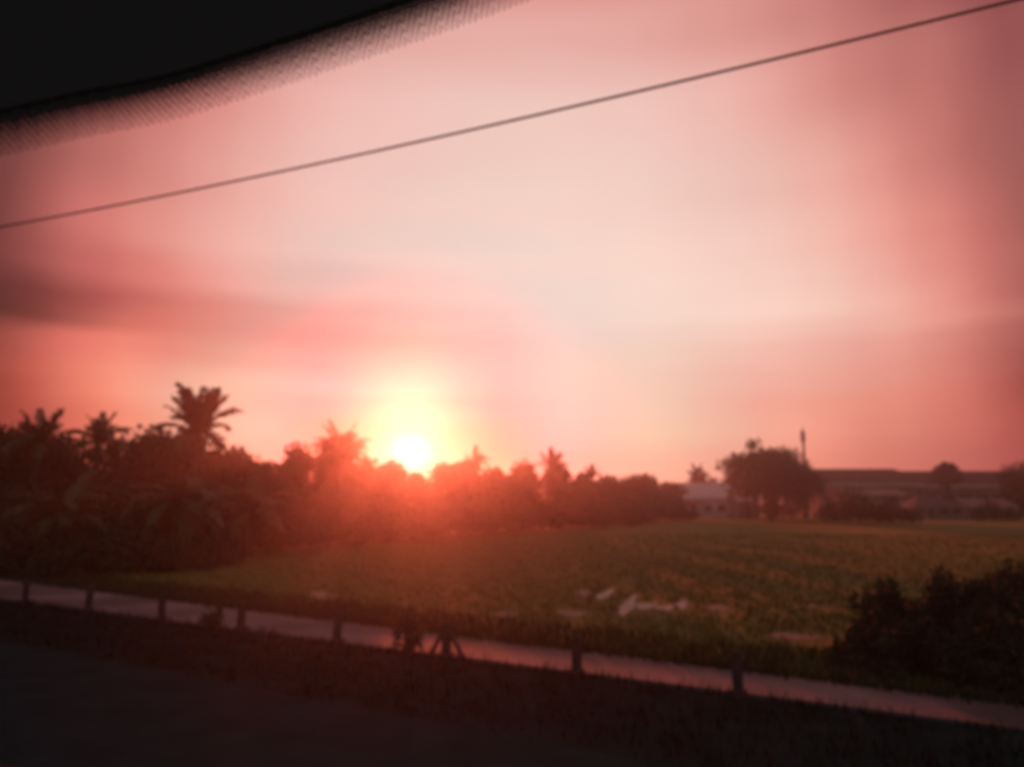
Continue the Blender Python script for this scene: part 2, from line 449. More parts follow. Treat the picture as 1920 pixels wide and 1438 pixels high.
# flooded spots in the paddy: irregular water patches
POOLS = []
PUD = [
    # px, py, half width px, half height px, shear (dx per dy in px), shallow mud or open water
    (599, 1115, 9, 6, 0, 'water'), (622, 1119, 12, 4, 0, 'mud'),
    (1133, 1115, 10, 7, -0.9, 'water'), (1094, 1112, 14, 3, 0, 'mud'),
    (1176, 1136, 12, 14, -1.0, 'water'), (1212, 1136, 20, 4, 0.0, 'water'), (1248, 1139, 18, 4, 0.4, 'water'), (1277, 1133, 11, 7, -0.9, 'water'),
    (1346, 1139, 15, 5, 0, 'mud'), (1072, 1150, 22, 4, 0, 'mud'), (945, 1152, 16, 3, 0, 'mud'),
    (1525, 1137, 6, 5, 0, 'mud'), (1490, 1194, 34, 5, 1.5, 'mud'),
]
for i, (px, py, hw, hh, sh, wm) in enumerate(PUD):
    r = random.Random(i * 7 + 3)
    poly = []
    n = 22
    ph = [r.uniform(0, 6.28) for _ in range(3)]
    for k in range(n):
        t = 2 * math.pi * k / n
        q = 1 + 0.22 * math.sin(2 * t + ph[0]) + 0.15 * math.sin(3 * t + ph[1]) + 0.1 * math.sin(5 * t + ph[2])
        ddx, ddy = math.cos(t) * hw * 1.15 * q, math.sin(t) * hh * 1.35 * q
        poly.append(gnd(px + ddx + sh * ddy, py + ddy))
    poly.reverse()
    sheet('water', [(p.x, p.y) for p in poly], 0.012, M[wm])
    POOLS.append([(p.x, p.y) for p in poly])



def in_pool(x, y):
    for pl in POOLS:
        for oy in (0.0, 0.35, 0.8):
            c = False
            for k in range(len(pl)):
                x1, y1 = pl[k]; x2, y2 = pl[k - 1]
                if (y1 > y + oy) != (y2 > y + oy) and x < (x2 - x1) * (y + oy - y1) / (y2 - y1) + x1:
                    c = not c
            if c:
                return True
    return False


# grass
rng = np.random.default_rng(7)


def grass_mesh(name, pts, hmin, hmax, w, m, blades=3):
    V = []; n = len(pts)
    tot = n * blades
    base = np.repeat(np.array(pts), blades, axis=0)
    base[:, 0] += rng.normal(0, 0.09, tot); base[:, 1] += rng.normal(0, 0.09, tot)
    h = rng.uniform(hmin, hmax, tot); ang = rng.uniform(0, math.tau, tot); lean = rng.uniform(0.05, 0.5, tot) * h
    la = rng.uniform(0, math.tau, tot)
    dx, dy = np.cos(ang) * w / 2, np.sin(ang) * w / 2
    v = np.zeros((tot, 3, 3))
    v[:, 0, 0] = base[:, 0] - dx; v[:, 0, 1] = base[:, 1] - dy
    v[:, 1, 0] = base[:, 0] + dx; v[:, 1, 1] = base[:, 1] + dy
    v[:, 2, 0] = base[:, 0] + np.cos(la) * lean; v[:, 2, 1] = base[:, 1] + np.sin(la) * lean; v[:, 2, 2] = h
    me = bpy.data.meshes.new(name)
    me.from_pydata(v.reshape(-1, 3).tolist(), [], np.arange(tot * 3).reshape(-1, 3).tolist())
    me.materials.append(m); me.update()
    return link(name, me)


pts = []
while len(pts) < 26000:
    Y = 10 + 60 * rng.random() ** 1.5
    X = rng.uniform(-0.85, 0.85) * Y
    s = X * RN.x + Y * RN.y
    if s > s_near + far_edge(X * RD.x + Y * RD.y) + 0.15 and not (Y < 30 and in_pool(X, Y)):
        pts.append((X, Y, 0))
tag(grass_mesh('field_grass', pts, 0.08, 0.20, 0.04, M['grass']), 'green rice grass covering the field behind the path', 'grass', kind='stuff')
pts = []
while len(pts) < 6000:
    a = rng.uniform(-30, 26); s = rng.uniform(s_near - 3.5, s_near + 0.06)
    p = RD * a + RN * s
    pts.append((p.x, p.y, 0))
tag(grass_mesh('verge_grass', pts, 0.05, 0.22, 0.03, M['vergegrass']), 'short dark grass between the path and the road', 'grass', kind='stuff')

pts = []  # weeds added to darken the field edge as the sun glow fades
while len(pts) < 9000:
    a = rng.uniform(-34, 30)
    s = s_near + far_edge(a) - 0.12 + 2.7 * rng.random() ** 1.8
    p = RD * a + RN * s
    pts.append((p.x, p.y, 0))
tag(grass_mesh('darkening_weeds', pts, 0.08, 0.30, 0.045, M['shrub']), 'low weeds added to darken the field side of the path', 'weeds', kind='stuff')

# ------------------------------------------------------------------ posts along the path
post_spots = [(40, 'seventh'), (160, 'sixth'), (300, 'fifth'), (450, 'fourth'), (632, 'third'), (838, None), (1080, 'second'), (1380, 'first')]
def post_loc(px):
    # point of the near path edge under that picture column
    d = ray(px, 1200); d.z = 0
    t = (s_near - 0.06) / d.dot(RN)
    return d * t


PROAD = math.atan2(RD.y, RD.x)


def make_post():
    root = empty('path_post', (0, 0, 0))
    b = MB()
    b.box((-0.07, -0.06, 0), (0.07, 0.06, 0.66))
    b.add([(-0.07,-0.06,0.66),(0.07,-0.06,0.66),(0.07,0.06,0.66),(-0.07,0.06,0.66),(0,0,0.72)], [(0,1,4),(1,2,4),(2,3,4),(3,0,4)])
    b.build('post_shaft', M['post'], root)
    b = MB(); b.box((-0.11, -0.10, 0), (0.11, 0.10, 0.10)); b.build('footing', M['post'], root)
    return root


def copy_tree(o, parent=None):
    c = o.copy(); COL.objects.link(c); c.parent = parent
    for ch in list(o.children):
        copy_tree(ch, c)
    return c


post_labels = ['short dark post at the far left end of the pale path',
               'short dark post second from the left end of the pale path',
               'short dark post on the path below the tall palm',
               'short dark post on the path between the tall palm and the sun',
               'sturdy dark post on the path just before the small shining puddle',
               'dark post with two slanting braces beside the path below the sun',
               'dark post on the path next right of the braced post',
               'dark post on the path below the big round tree']
root0 = make_post()
posts = []
for i, (px, _) in enumerate(post_spots):
    o = root0 if i == 0 else copy_tree(root0)
    o.location = post_loc(px)
    o.rotation_euler = (random.Random(i).uniform(-.04, .04), random.Random(i + 9).uniform(-.05, .05), PROAD)
    tag(o, post_labels[i], 'post', 'posts along the path')
    posts.append(o)
for s_ in (-1, 1):
    b = MB(); b.tube([(s_ * 0.42, 0, 0.0), (s_ * 0.06, 0, 0.52)], 0.04, 6); b.build('brace', M['post'], posts[5])

# ------------------------------------------------------------------ vegetation


def leaf_cloud(lobes, n, size, rnd, flat=0.0):
    """leaf-sized faces spread through overlapping lobes (cx, cy, cz, rx, ry, rz)"""
    lob = np.array(lobes)
    w = lob[:, 3] * lob[:, 4] * lob[:, 5]
    w = w ** 0.75; w /= w.sum()
    idx = rnd.choice(len(lob), n, p=w)
    d = rnd.normal(size=(n, 3)); d /= np.linalg.norm(d, axis=1)[:, None]
    rr = rnd.random(n) ** 0.42 * (1 + 0.10 * rnd.normal(size=n))
    c = lob[idx, :3] + d * rr[:, None] * lob[idx, 3:6]
    a = rnd.normal(size=(n, 3)); a /= np.linalg.norm(a, axis=1)[:, None]
    b = rnd.normal(size=(n, 3)); b -= (b * a).sum(1)[:, None] * a; b /= np.linalg.norm(b, axis=1)[:, None]
    s = size * rnd.uniform(0.6, 1.4, n)[:, None]
    v = np.stack([c - a * s * 0.9, c - b * s * 0.45, c + a * s * 0.9, c + b * s * 0.45], axis=1)
    v[:, :, 2] = np.maximum(v[:, :, 2], 0.03)
    return v.reshape(-1, 3)


def quads_obj(name, v, m, parent):
    me = bpy.data.meshes.new(name)
    me.from_pydata(v.tolist(), [], np.arange(len(v)).reshape(-1, 4).tolist())
    me.materials.append(m); me.update()
    return link(name, me, parent)


def broad_tree(px, top, Y, wpx, label, base=0.12, seed=0, m='leaf', name='broadleaf_tree', group=None, n=2600, leaf=0.2, sprig=None, dome=False):
    """tree standing Y metres out, its top at picture row `top`, crown wpx wide"""
    rnd = np.random.default_rng(seed + 100)
    mpp = Y / FPX
    c = at(px, HORIZON, Y)
    H = at(px, top, Y).z
    W = wpx * mpp
    root = empty(name, (c.x, c.y, 0))
    z0 = H * base
    lobes = []
    k = 9 if not dome else 14
    for i in range(k):
        t = (i + 0.5) / k
        z = z0 + (H - z0) * (0.18 + 0.66 * t)
        prof = math.sin(math.pi * (0.18 + 0.72 * t)) ** 0.6
        ang = rnd.uniform(0, math.tau)
        off = W * 0.27 * prof * rnd.uniform(0.4, 1.0)
        r = W * (0.24 if not dome else 0.26) * rnd.uniform(0.8, 1.2) * (0.65 + 0.45 * prof)
        rz = min((H - z0) * 0.2, r * 1.1)
        z = min(z, H - rz * 0.95)
        lobes.append((math.cos(ang) * off, math.sin(ang) * off, z, r, r, rz))
    lobes.append((0, 0, H - (H - z0) * 0.24, W * 0.27, W * 0.27, (H - z0) * 0.235))
    lobes.append((0, 0, z0 + (H - z0) * 0.42, W * 0.36, W * 0.36, (H - z0) * 0.40))
    if 'shrub' in name:
        lobes = []
        for i in range(16):
            ang = rnd.uniform(0, math.tau); q = math.sqrt(rnd.uniform(0.0, 1.0))
            hh = H * (1 - 0.55 * q * q) * rnd.uniform(0.62, 1.0)
            if i == 0:
                q, hh = 0.1, H
            r = W * rnd.uniform(0.14, 0.21)
            hh = min(hh, H * 0.93) if i else hh
            r = r * 1.2 if i == 0 else r
            lobes.append((math.cos(ang) * q * W * 0.42, math.sin(ang) * q * W * 0.42, hh * 0.55, r, r, hh * 0.45))
        for i in range(9):
            ang = rnd.uniform(0, math.tau); q = rnd.uniform(0.1, 0.95)
            hh = H * (1.04 - 0.45 * q * q)
            lobes.append((math.cos(ang) * q * W * 0.48, math.sin(ang) * q * W * 0.48, hh * 0.86, W * 0.035, W * 0.035, hh * 0.16))
    if sprig:
        lobes.append((sprig[0] * mpp, 0, H + sprig[1] * mpp * 0.4, sprig[2] * mpp, sprig[2] * mpp, sprig[1] * mpp * 0.7))
    quads_obj('crown', leaf_cloud(lobes, n, leaf, rnd), M[m], root)
    b = MB()
    tr = max(0.10, H * 0.022)
    b.tube([(0, 0, 0), (rnd.normal() * .1, 0, H * 0.25), (rnd.normal() * .2, rnd.normal() * .2, H * 0.55), (0, 0, H * 0.8)], [tr * 1.3, tr, tr * 0.6, tr * 0.2], 8)
    for lb in lobes[:k:2]:
        zz = min(lb[2], H * 0.75)
        b.tube([(0, 0, zz * 0.55), (lb[0] * 0.5, lb[1] * 0.5, zz * 0.8), (lb[0], lb[1], zz)], [tr * 0.5, tr * 0.3, tr * 0.1], 5)
    b.build('trunk', M['bark'], root)
    tag(root, label, 'bush' if 'shrub' in name else 'tree', group)
    return root


def frond_mesh(elev, length, droop, width, seed, ragged=0.0):
    """one feather frond growing from the origin along +X"""
    rnd = random.Random(seed)
    b = MB()
    n = 14
    pts = []
    a = elev
    p = Vector((0, 0, 0))
    for i in range(n + 1):
        pts.append(p.copy())
        a -= droop / n * (0.4 + 1.2 * i / n)
        p += Vector((math.cos(a), 0, math.sin(a))) * (length / n)
    b.tube(pts, [0.035 * (1 - 0.85 * i / n) for i in range(n + 1)], 5)
    L = 34
    for j in range(2, L):
        t = j / L
        f = t * n; i = min(int(f), n - 1); q = pts[i].lerp(pts[i + 1], f - i)
        d = (pts[i + 1] - pts[i]).normalized()
        w = width * (math.sin(math.pi * min(1, 0.12 + 0.86 * t)) ** 0.6)
        for s in (-1, 1):
            if rnd.random() < ragged:
                continue
            side = Vector((0, s, 0))
            tip = q + (side * 0.72 + d * 0.62 + Vector((0, 0, rnd.uniform(-0.45, 0.1)))) * w * rnd.uniform(0.8, 1.1)
            lw = 0.055 + 0.03 * width
            mid = q.lerp(tip, 0.5) + Vector((0, 0, 0.05 * w))
            b.add([q - d * lw * .5, q + d * lw * .5, mid + d * lw, tip, mid - d * lw], [(0, 1, 2, 4), (4, 2, 3)])
    return b.mesh('frond', M['frond'])


FR = {
    'up': [frond_mesh(math.radians(70), 2.6, 0.5, 0.7, 2, .05), frond_mesh(math.radians(60), 2.5, 0.8, 0.7, 8, .05), frond_mesh(math.radians(80), 2.6, 0.35, 0.7, 1, .05)],
    'mid': [frond_mesh(math.radians(54), 2.5, 1.25, 0.8, 3, .05), frond_mesh(math.radians(40), 2.6, 1.5, 0.8, 4, .05)],
    'low': [frond_mesh(math.radians(22), 2.5, 1.5, 0.75, 5, .1), frond_mesh(math.radians(5), 2.4, 1.3, 0.7, 6, .1)],
    'hang': [frond_mesh(math.radians(-25), 2.4, 0.9, 0.55, 7, .25)],
}


def palm(px, top, Y, label, kinds, scale=1.0, seed=0, group=None, lean=0.0, name='palm_tree'):
    rnd = random.Random(seed + 50)
    c = at(px, HORIZON, Y)
    H = at(px, top, Y).z
    reach = {'up': 2.6, 'mid': 1.75, 'low': 0.9}[kinds[0][0]] * scale
    hz = H - reach
    root = empty(name, (c.x, c.y, 0))
    b = MB()
    lx = lean * hz
    n = 8
    P = [(lx * ((i / n) ** 2 - 1), 0, hz * i / n) for i in range(n + 1)]
    P = [(p[0] + lx * 0, p[1], p[2]) for p in P]
    b.tube(P, [0.24 * scale * (1.25 - 0.4 * i / n) for i in range(n + 1)], 9)
    b.tube([P[-1], (P[-1][0], 0, hz + 0.35 * scale)], [0.26 * scale, 0.1 * scale], 9)
    b.build('trunk', M['bark'], root)
    i = 0
    for kd, cnt in kinds:
        for k in range(cnt):
            me = FR[kd][k % len(FR[kd])]
            o = link('frond', me, root)
            o.location = (P[-1][0], 0, hz + 0.15 * scale)
            o.rotation_euler = (rnd.uniform(-.12, .12), rnd.uniform(-.12, .12), math.tau * (k + rnd.uniform(-.25, .25)) / cnt + i * 0.7)
            s = scale * rnd.uniform(0.85, 1.1)
            o.scale = (s, s, s)
        i += 1
    tag(root, label, 'palm tree', group)
    return root


GP = 'palms of the grove and treeline'
palm(62, 762, 44, 'broad dark palm at the far left edge of the grove', [('up', 5), ('mid', 10), ('low', 8)], 0.92, 1, GP)
palm(176, 766, 45, 'dark palm with arching fronds, second from the left, its crown clear against the sky', [('up', 5), ('mid', 9), ('low', 8)], 0.85, 2, GP)
palm(362, 722, 44, 'tallest palm, with upright ragged fronds, left of the sun', [('up', 13), ('mid', 6), ('low', 2)], 1.2, 33, GP)
palm(636, 787, 58, 'shaggy palm standing just left of the setting sun', [('up', 5), ('mid', 14), ('low', 9)], 1.05, 4, GP)
palm(890, 849, 76, 'small palm poking out of the treeline, first one right of the sun', [('mid', 7), ('up', 3), ('low', 5)], 0.75, 5, GP)
palm(1038, 843, 90, 'upright palm in the treeline, halfway between the sun and the big round tree', [('up', 7), ('mid', 5), ('low', 5)], 1.1, 6, GP)
palm(1110, 870, 104, 'short thin palm right of the upright one in the treeline', [('up', 6), ('mid', 5)], 0.85, 7, GP)
palm(1308, 866, 158, 'tiny palm top showing above the trees behind the pale house', [('up', 5), ('mid', 6)], 1.1, 8, GP)
palm(338, 872, 37, 'young palm with drooping fronds in front of the grove, below the tallest palm', [('mid', 8), ('low', 8), ('hang', 5)], 1.15, 9, GP)
palm(470, 905, 42, 'low young palm in front of the grove between the tallest palm and the sun', [('mid', 8), ('low', 8), ('up', 2)], 1.0, 10, GP)
palm(120, 905, 38, 'low young palm at the foot of the grove near the left edge', [('mid', 8), ('low', 8), ('up', 2)], 1.0, 11, GP)

GT = 'trees of the grove left of the sun'
T = broad_tree
left = [
    (-60, 785, 46, 200, 'leafy tree cut by the left edge of the picture'),
    (30, 800, 48, 170, 'dense dark tree behind the leftmost palm'),
    (118, 818, 49, 150, 'low dense tree between the two leftmost palms'),
    (215, 820, 50, 140, 'low tree right of the second palm'),
    (275, 792, 49, 130, 'rounded dense tree left of the tallest palm'),
    (350, 788, 48, 100, 'dense tree wrapped round the tallest palm trunk'),
    (392, 838, 50, 80, 'low tree right of the tallest palm'),
    (445, 836, 53, 90, 'small bushy tree with a bumpy top between the tallest palm and the gap'),
    (495, 862, 55, 100, 'lowest tree of the grove, under the dip left of the shaggy palm'),
    (552, 826, 57, 78, 'small rounded tree touching the shaggy palm on its left'),
    (628, 814, 60, 84, 'dense low tree at the foot of the shaggy palm'),
    (672, 856, 62, 110, 'low tree between the shaggy palm and the sun'),
    (732, 862, 65, 90, 'low tree just left of the sun'),
    (778, 884, 67, 70, 'low tree directly under the sun'),
    (828, 866, 70, 90, 'low tree just right of the sun'),
]
for i, (px, top, Y, w, lb) in enumerate(left):
    T(px, top, Y, w * 1.25, lb, base=0.04, seed=i, group=GT, n=5200, leaf=0.24, m='leaf' if i % 3 else 'leaf2')
under = [(0, 905, 42, 190), (75, 915, 41, 160), (200, 900, 42, 190), (270, 925, 40, 150), (410, 905, 44, 170), (530, 905, 47, 170), (620, 905, 51, 160), (700, 915, 56, 150), (780, 920, 60, 130), (860, 915, 66, 130)]
ul = ['dark bush at the left picture edge under the grove', 'dark bush at the foot of the leftmost palm', 'dark bush below the second palm',
      'dark low bush left of the drooping young palm', 'dark bush between the two middle young palms', 'dark bush under the dip in the grove',
      'reddish lit bush below the shaggy palm', 'bush glowing red just left under the sun', 'bush glowing red straight under the sun', 'bush glowing red just right under the sun']
for i, (px, top, Y, w) in enumerate(under):
    T(px, top, Y, w, ul[i], base=0.0, seed=40 + i, group='bushes at the foot of the grove', n=3800, leaf=0.22, name='shrub', m='leaf2' if i % 2 else 'leaf')
front = [(-30, 1000, 31, 190, 'black low bush at the left picture edge, nearest the path'), (60, 985, 33, 170, 'black low bush before the grove under the leftmost palm'),
         (150, 998, 31, 160, 'black low bush before the grove under the second palm'), (235, 992, 33, 150, 'black low bush before the grove between second palm and tallest palm'),
         (325, 1008, 33, 150, 'black low bush before the grove under the drooping young palm'), (410, 1005, 36, 130, 'last black low bush before the grove, toward the sun')]
for i, (px, top, Y, w, lb) in enumerate(front):
    T(px, top, Y, w, lb, base=0.0, seed=140 + i, group='low bushes in front of the grove', n=2600, leaf=0.14, name='shrub', m='shrub')
GR = 'trees of the treeline right of the sun'
mid = [
    (872, 862, 74, 80, 'leafy tree around the small palm right of the sun'),
    (925, 874, 78, 70, 'low tree between the small palm and the dome shaped tree'),
    (980, 863, 84, 72, 'dome shaped tree in the treeline right of the sun'),
    (1050, 870, 91, 66, 'spiky tree holding the upright palm of the treeline'),
    (1092, 886, 99, 60, 'low tree between the upright palm and the short palm'),
    (1140, 890, 106, 80, 'low tree right of the short thin palm'),
    (1185, 890, 115, 80, 'flat topped tree above the middle of the field edge'),
    (1217, 888, 122, 50, 'small tree with a spiky top, second last before the dip'),
    (1252, 902, 130, 70, 'lowest tree of the treeline, before the dip beside the house'),
]
for i, (px, top, Y, w, lb) in enumerate(mid):
    T(px, top, Y, w * 1.3, lb, base=0.02, seed=70 + i, group=GR, n=4200, leaf=0.32, m='leaf2' if i % 2 else 'leaf')
und2 = [(930, 925, 72, 130), (1000, 928, 79, 130), (1070, 925, 87, 130), (1140, 926, 96, 120), (1205, 928, 108, 110), (1262, 935, 122, 90)]
ul2 = ['bush at the field edge, second right of the sun', 'bush at the field edge under the dome shaped tree', 'bush at the field edge under the upright palm',
       'bush at the field edge right of the short palm', 'bush at the field edge under the flat topped tree', 'last bush of the treeline, beside the pale house']
for i, (px, top, Y, w) in enumerate(und2):
    T(px, top, Y, w, ul2[i], base=0.0, seed=90 + i, group='bushes along the far field edge', n=3000, leaf=0.30, name='shrub', m='leaf2' if i % 2 else 'leaf')
T(1316, 880, 160, 84, 'small dark tree rising behind the pale house', base=0.1, seed=200, n=2400, leaf=0.35)
T(1443, 840, 120, 205, 'big round dense tree beside the pale house', base=0.26, seed=201, n=13000, leaf=0.36, sprig=(-25, 16, 18), dome=True)
T(1452, 900, 117, 110, 'dark dense bush at the foot of the big round tree', base=0.0, seed=202, n=2200, leaf=0.25, name='shrub')
T(1508, 858, 128, 80, 'lighter tree joined to the big round tree on its right, below the mast', base=0.08, seed=203, n=2400, leaf=0.28, m='leaf2')
T(1372, 870, 165, 50, 'small tree showing between the house roof and the big round tree', base=0.1, seed=204, n=1500, leaf=0.3)
T(1610, 908, 105, 110, 'broad dark bush in front of the long factory', base=0.0, seed=205, n=2600, leaf=0.24, name='shrub')
T(1672, 928, 102, 90, 'lower dark bush left of the small hip roofed house', base=0.0, seed=206, n=1800, leaf=0.22, name='shrub')
T(1560, 935, 108, 80, 'low bush between the big round tree and the broad bush', base=0.0, seed=207, n=1500, leaf=0.22, name='shrub', m='leaf2')
T(1778, 866, 162, 56, 'small round tree dark against the sky at the factory roof', base=0.55, seed=208, n=3000, leaf=0.4, dome=True)
T(1916, 862, 145, 90, 'dark tree cut by the right edge of the picture', base=0.03, seed=209, n=3000, leaf=0.3)
T(1860, 935, 118, 80, 'low bush right of the small hip roofed house', base=0.0, seed=210, n=1500, leaf=0.22, name='shrub')
# near shrubs on the right, by the path
near = [(1648, 1085, 15.5, 150, 'tall dark shrub at the left end of the bushes by the path'),
        (1742, 1066, 15.8, 190, 'tall dark shrub in the middle of the bushes by the path'),
        (1850, 1080, 15.0, 150, 'dark shrub near the right picture edge beyond the path'),
        (1905, 1046, 20.0, 230, 'broad bush added behind the others to darken the right picture edge'),  # bush added to darken this side of the field
        (1600, 1185, 14.2, 130, 'low black bush at the left foot of the bushes by the path'),
        (1690, 1150, 13.6, 190, 'rounded black bush nearest to the path'),
        (1830, 1140, 12.8, 220, 'wide black bush by the path at the right picture edge'),
        (1960, 1100, 12.9, 200, 'black bush cut by the right edge of the picture')]
for i, (px, top, Y, w, lb) in enumerate(near):
    T(px, top, Y, w, lb, base=0.0, seed=300 + i, group='bushes by the path on the right', n=9000, leaf=0.06, name='shrub', m='shrub')
# a dark plant standing at the near side of the path, and thin ones beside the posts
for i, (px, top, w, lb) in enumerate([(768, 1142, 60, 'small dark shrub on the path edge left of the braced post'), (412, 1118, 50, 'small dark shrub on the path edge left of the fourth post')]):
    p = post_loc(px)
    T(px, top, p.y, w, lb, base=0.0, seed=320 + i, n=350, leaf=0.05, name='shrub', m='shrub')

# ------------------------------------------------------------------ buildings


def gable_house(px0, px1, ridge, eave, Y, depth, label, name, roofm, wallm, doors=(), windows=(), hip=0.0, rz=0.0, cat='house', over=0.4, gutter=False, group=None, chimney=False):
    """house whose long side, with ridge and eave at given picture rows, spans px0..px1"""
    a = at(px0, HORIZON, Y); b_ = at(px1, HORIZON, Y)
    L = (b_ - a).length; cx = (a + b_) / 2
    zr = at((px0 + px1) / 2, ridge, Y + depth / 2).z
    ze = at((px0 + px1) / 2, eave, Y).z
    root = empty(name, (cx.x, cx.y, 0), rz)
    h = L / 2
    w = MB()
    if hip:
        w.box((-h, 0, 0), (h, depth, ze))
    else:
        vs = [(-h, 0, 0), (h, 0, 0), (h, depth, 0), (-h, depth, 0), (-h, 0, ze), (h, 0, ze), (h, depth, ze), (-h, depth, ze), (-h, depth / 2, zr - 0.05), (h, depth / 2, zr - 0.05)]
        w.add(vs, [(0, 1, 5, 4), (2, 3, 7, 6), (1, 2, 6, 9, 5), (3, 0, 4, 8, 7), (0, 3, 2, 1)])
    w.build('wall', wallm, root)
    r = MB()
    slope = (zr - ze) / (depth / 2)
    zo = ze - over * slope
    t = 0.14
    ho = h + over
    hp = hip * h
    lower = [(-ho, -over, zo + t), (ho, -over, zo + t), (ho, depth + over, zo + t), (-ho, depth + over, zo + t), (-ho + hp, depth / 2, zr + t), (ho - hp, depth / 2, zr + t)]
    under = [(x, y, z - t) for x, y, z in lower]
    r.add(lower + under, [(0, 1, 5, 4), (2, 3, 4, 5), (1, 2, 5), (3, 0, 4), (0, 6, 7, 1), (1, 7, 8, 2), (2, 8, 9, 3), (3, 9, 6, 0), (6, 10, 11, 7), (8, 11, 10, 9), (7, 11, 8), (9, 10, 6)] if hip else
          [(0, 1, 5, 4), (2, 3, 4, 5), (6, 10, 11, 7), (8, 11, 10, 9), (0, 6, 7, 1), (2, 8, 9, 3), (1, 7, 11, 5), (5, 11, 8, 2), (3, 9, 10, 4), (4, 10, 6, 0)])
    rf = r.build('roof', roofm, root)
    if gutter:
        g = MB(); g.box((-ho, -over - 0.35, zo - 0.55), (ho, -over - 0.003, zo + 0.15)); g.build('gutter', M['whitewall'], rf)
    for (f, dw, dh) in doors:
        x = -h + f * L
        d = MB(); d.box((x - dw / 2, -0.08, 0), (x + dw / 2, -0.003, dh)); dd = d.build('door', M['opening'], root)
        fr = MB(); fr.box((x - dw / 2 - 0.12, -0.12, 0), (x - dw / 2 - 0.003, -0.003, dh + 0.12)); fr.box((x + dw / 2 + 0.003, -0.12, 0), (x + dw / 2 + 0.12, -0.003, dh + 0.12)); fr.build('door_frame', M['whitewall'], dd)
    for (f, z, ww, wh) in windows:
        x = -h + f * L
        d = MB(); d.box((x - ww / 2, -0.06, z), (x + ww / 2, -0.003, z + wh)); dd = d.build('window', M['opening'], root)
        s_ = MB(); s_.box((x - ww / 2 - 0.1, -0.16, z - 0.12), (x + ww / 2 + 0.1, -0.003, z - 0.003)); s_.build('sill', M['whitewall'], dd)
    tag(root, label, cat, group)
    return root


hs = gable_house(1276, 1378, 906, 932, 146, 9, 'pale house with a sheet metal roof left of the big round tree', 'house', M['bright_sheet'], M['bright_wall'],
                 doors=[(0.22, 1.2, 2.4)], windows=[(0.5, 1.2, 1.6, 1.2), (0.75, 1.2, 1.6, 1.2)], over=0.5)
b = MB(); b.box((-4.9, -1.6, 0), (-4.55, -1.25, 2.9)); b.box((-1.9, -1.6, 0), (-1.6, -1.25, 2.9)); b.build('porch_column', M['whitewall'], hs)
b = MB(); b.box((-5.2, -1.9, 2.9), (-1.3, -0.1, 3.02)); b.build('porch_roof', M['palesheet'], hs)
gable_house(1385, 1424, 912, 938, 138, 7, 'smaller pale roofed outbuilding touching the big round tree', 'outbuilding', M['bright_sheet'], M['wall'], doors=[(0.4, 1.0, 2.1)], over=0.3, cat='outbuilding')
gable_house(1715, 1812, 931, 951, 126, 8, 'small pale walled house with a hip roof in front of the factory', 'house', M['dull_sheet'], M['wall'], hip=0.75,
            doors=[(0.3, 1.0, 1.9)], windows=[(0.55, 0.8, 1.3, 0.9), (0.8, 0.8, 1.3, 0.9)], over=0.6)
gable_house(1820, 1905, 936, 950, 132, 8, 'low pale shed right of the hip roofed house', 'shed', M['tile'], M['wall'], doors=[(0.5, 1.6, 1.9)], windows=[(0.2, 0.9, 1.2, 0.8)], over=0.4, cat='shed')
fac = gable_house(1536, 1722, 880, 905, 172, 22, 'long dark roofed factory hall behind the mast', 'factory_hall', M['darkroof'], M['wall'], windows=[(f, 3.2, 3.0, 1.6) for f in (.1, .25, .4, .55, .7, .85)],
            doors=[(0.5, 3.5, 3)], over=0.8, gutter=True, cat='factory', group='factory halls')
gable_house(1726, 1990, 884, 908, 175, 22, 'longer factory hall at the right, with the round tree before it', 'factory_hall', M['darkroof'], M['wall'], windows=[(f, 3.2, 3.0, 1.6) for f in (.08, .2, .32, .44, .56, .68, .8, .92)],
            doors=[(0.38, 3.5, 3)], over=0.8, gutter=True, cat='factory', group='factory halls')
gable_house(1600, 1700, 918, 928, 150, 10, 'low shed with a clay coloured roof in front of the factory hall', 'shed', M['tile'], M['wall'], windows=[(.3, 1.5, 2, 1), (.7, 1.5, 2, 1)], over=0.5, cat='shed')

# mast
p = at(1513, HORIZON, 136)
mast = empty('telecom_mast', (p.x, p.y, 0))
zt = at(1513, 796, 136).z
b = MB(); b.tube([(0, 0, 0), (0, 0, zt * 0.5), (0, 0, zt - 0.9)], [0.34, 0.26, 0.19], 12); b.build('pole', M['metal'], mast, True)
b = MB(); b.tube([(0, 0, zt - 0.9), (0, 0, zt)], [0.05, 0.03], 6); b.build('lightning_rod', M['metal'], mast)
for k in range(3):
    a = k * 2 * math.pi / 3 + 0.4
    Mx = Matrix.Rotation(a, 4, 'Z')
    b = MB(); b.box((0.30, -0.12, zt - 3.2), (0.42, 0.12, zt - 1.3), Mx); b.box((0.14, -0.03, zt - 2.9), (0.30, 0.03, zt - 2.8), Mx); b.box((0.14, -0.03, zt - 1.7), (0.30, 0.03, zt - 1.6), Mx)
    b.build('antenna', M['metal'], mast)
tag(mast, 'thin mast with antenna head rising behind the big round tree', 'mast')

# ------------------------------------------------------------------ overhead cable
A = at(-5, 427, 13.6); B = at(1905, 1, 7.35)
d = B - A
b = MB()
P = []
for i in range(-20, 61):
    t = i / 40
    q = A + d * t
    sag = 0.13 * (4 * t * (1 - t))
    P.append(q - Vector((0, 0, sag)))
b.tube(P, 0.018, 8)
tag(b.build('overhead_cable', M['wire'], smooth=True), 'single dark overhead cable slanting across the sky', 'cable')

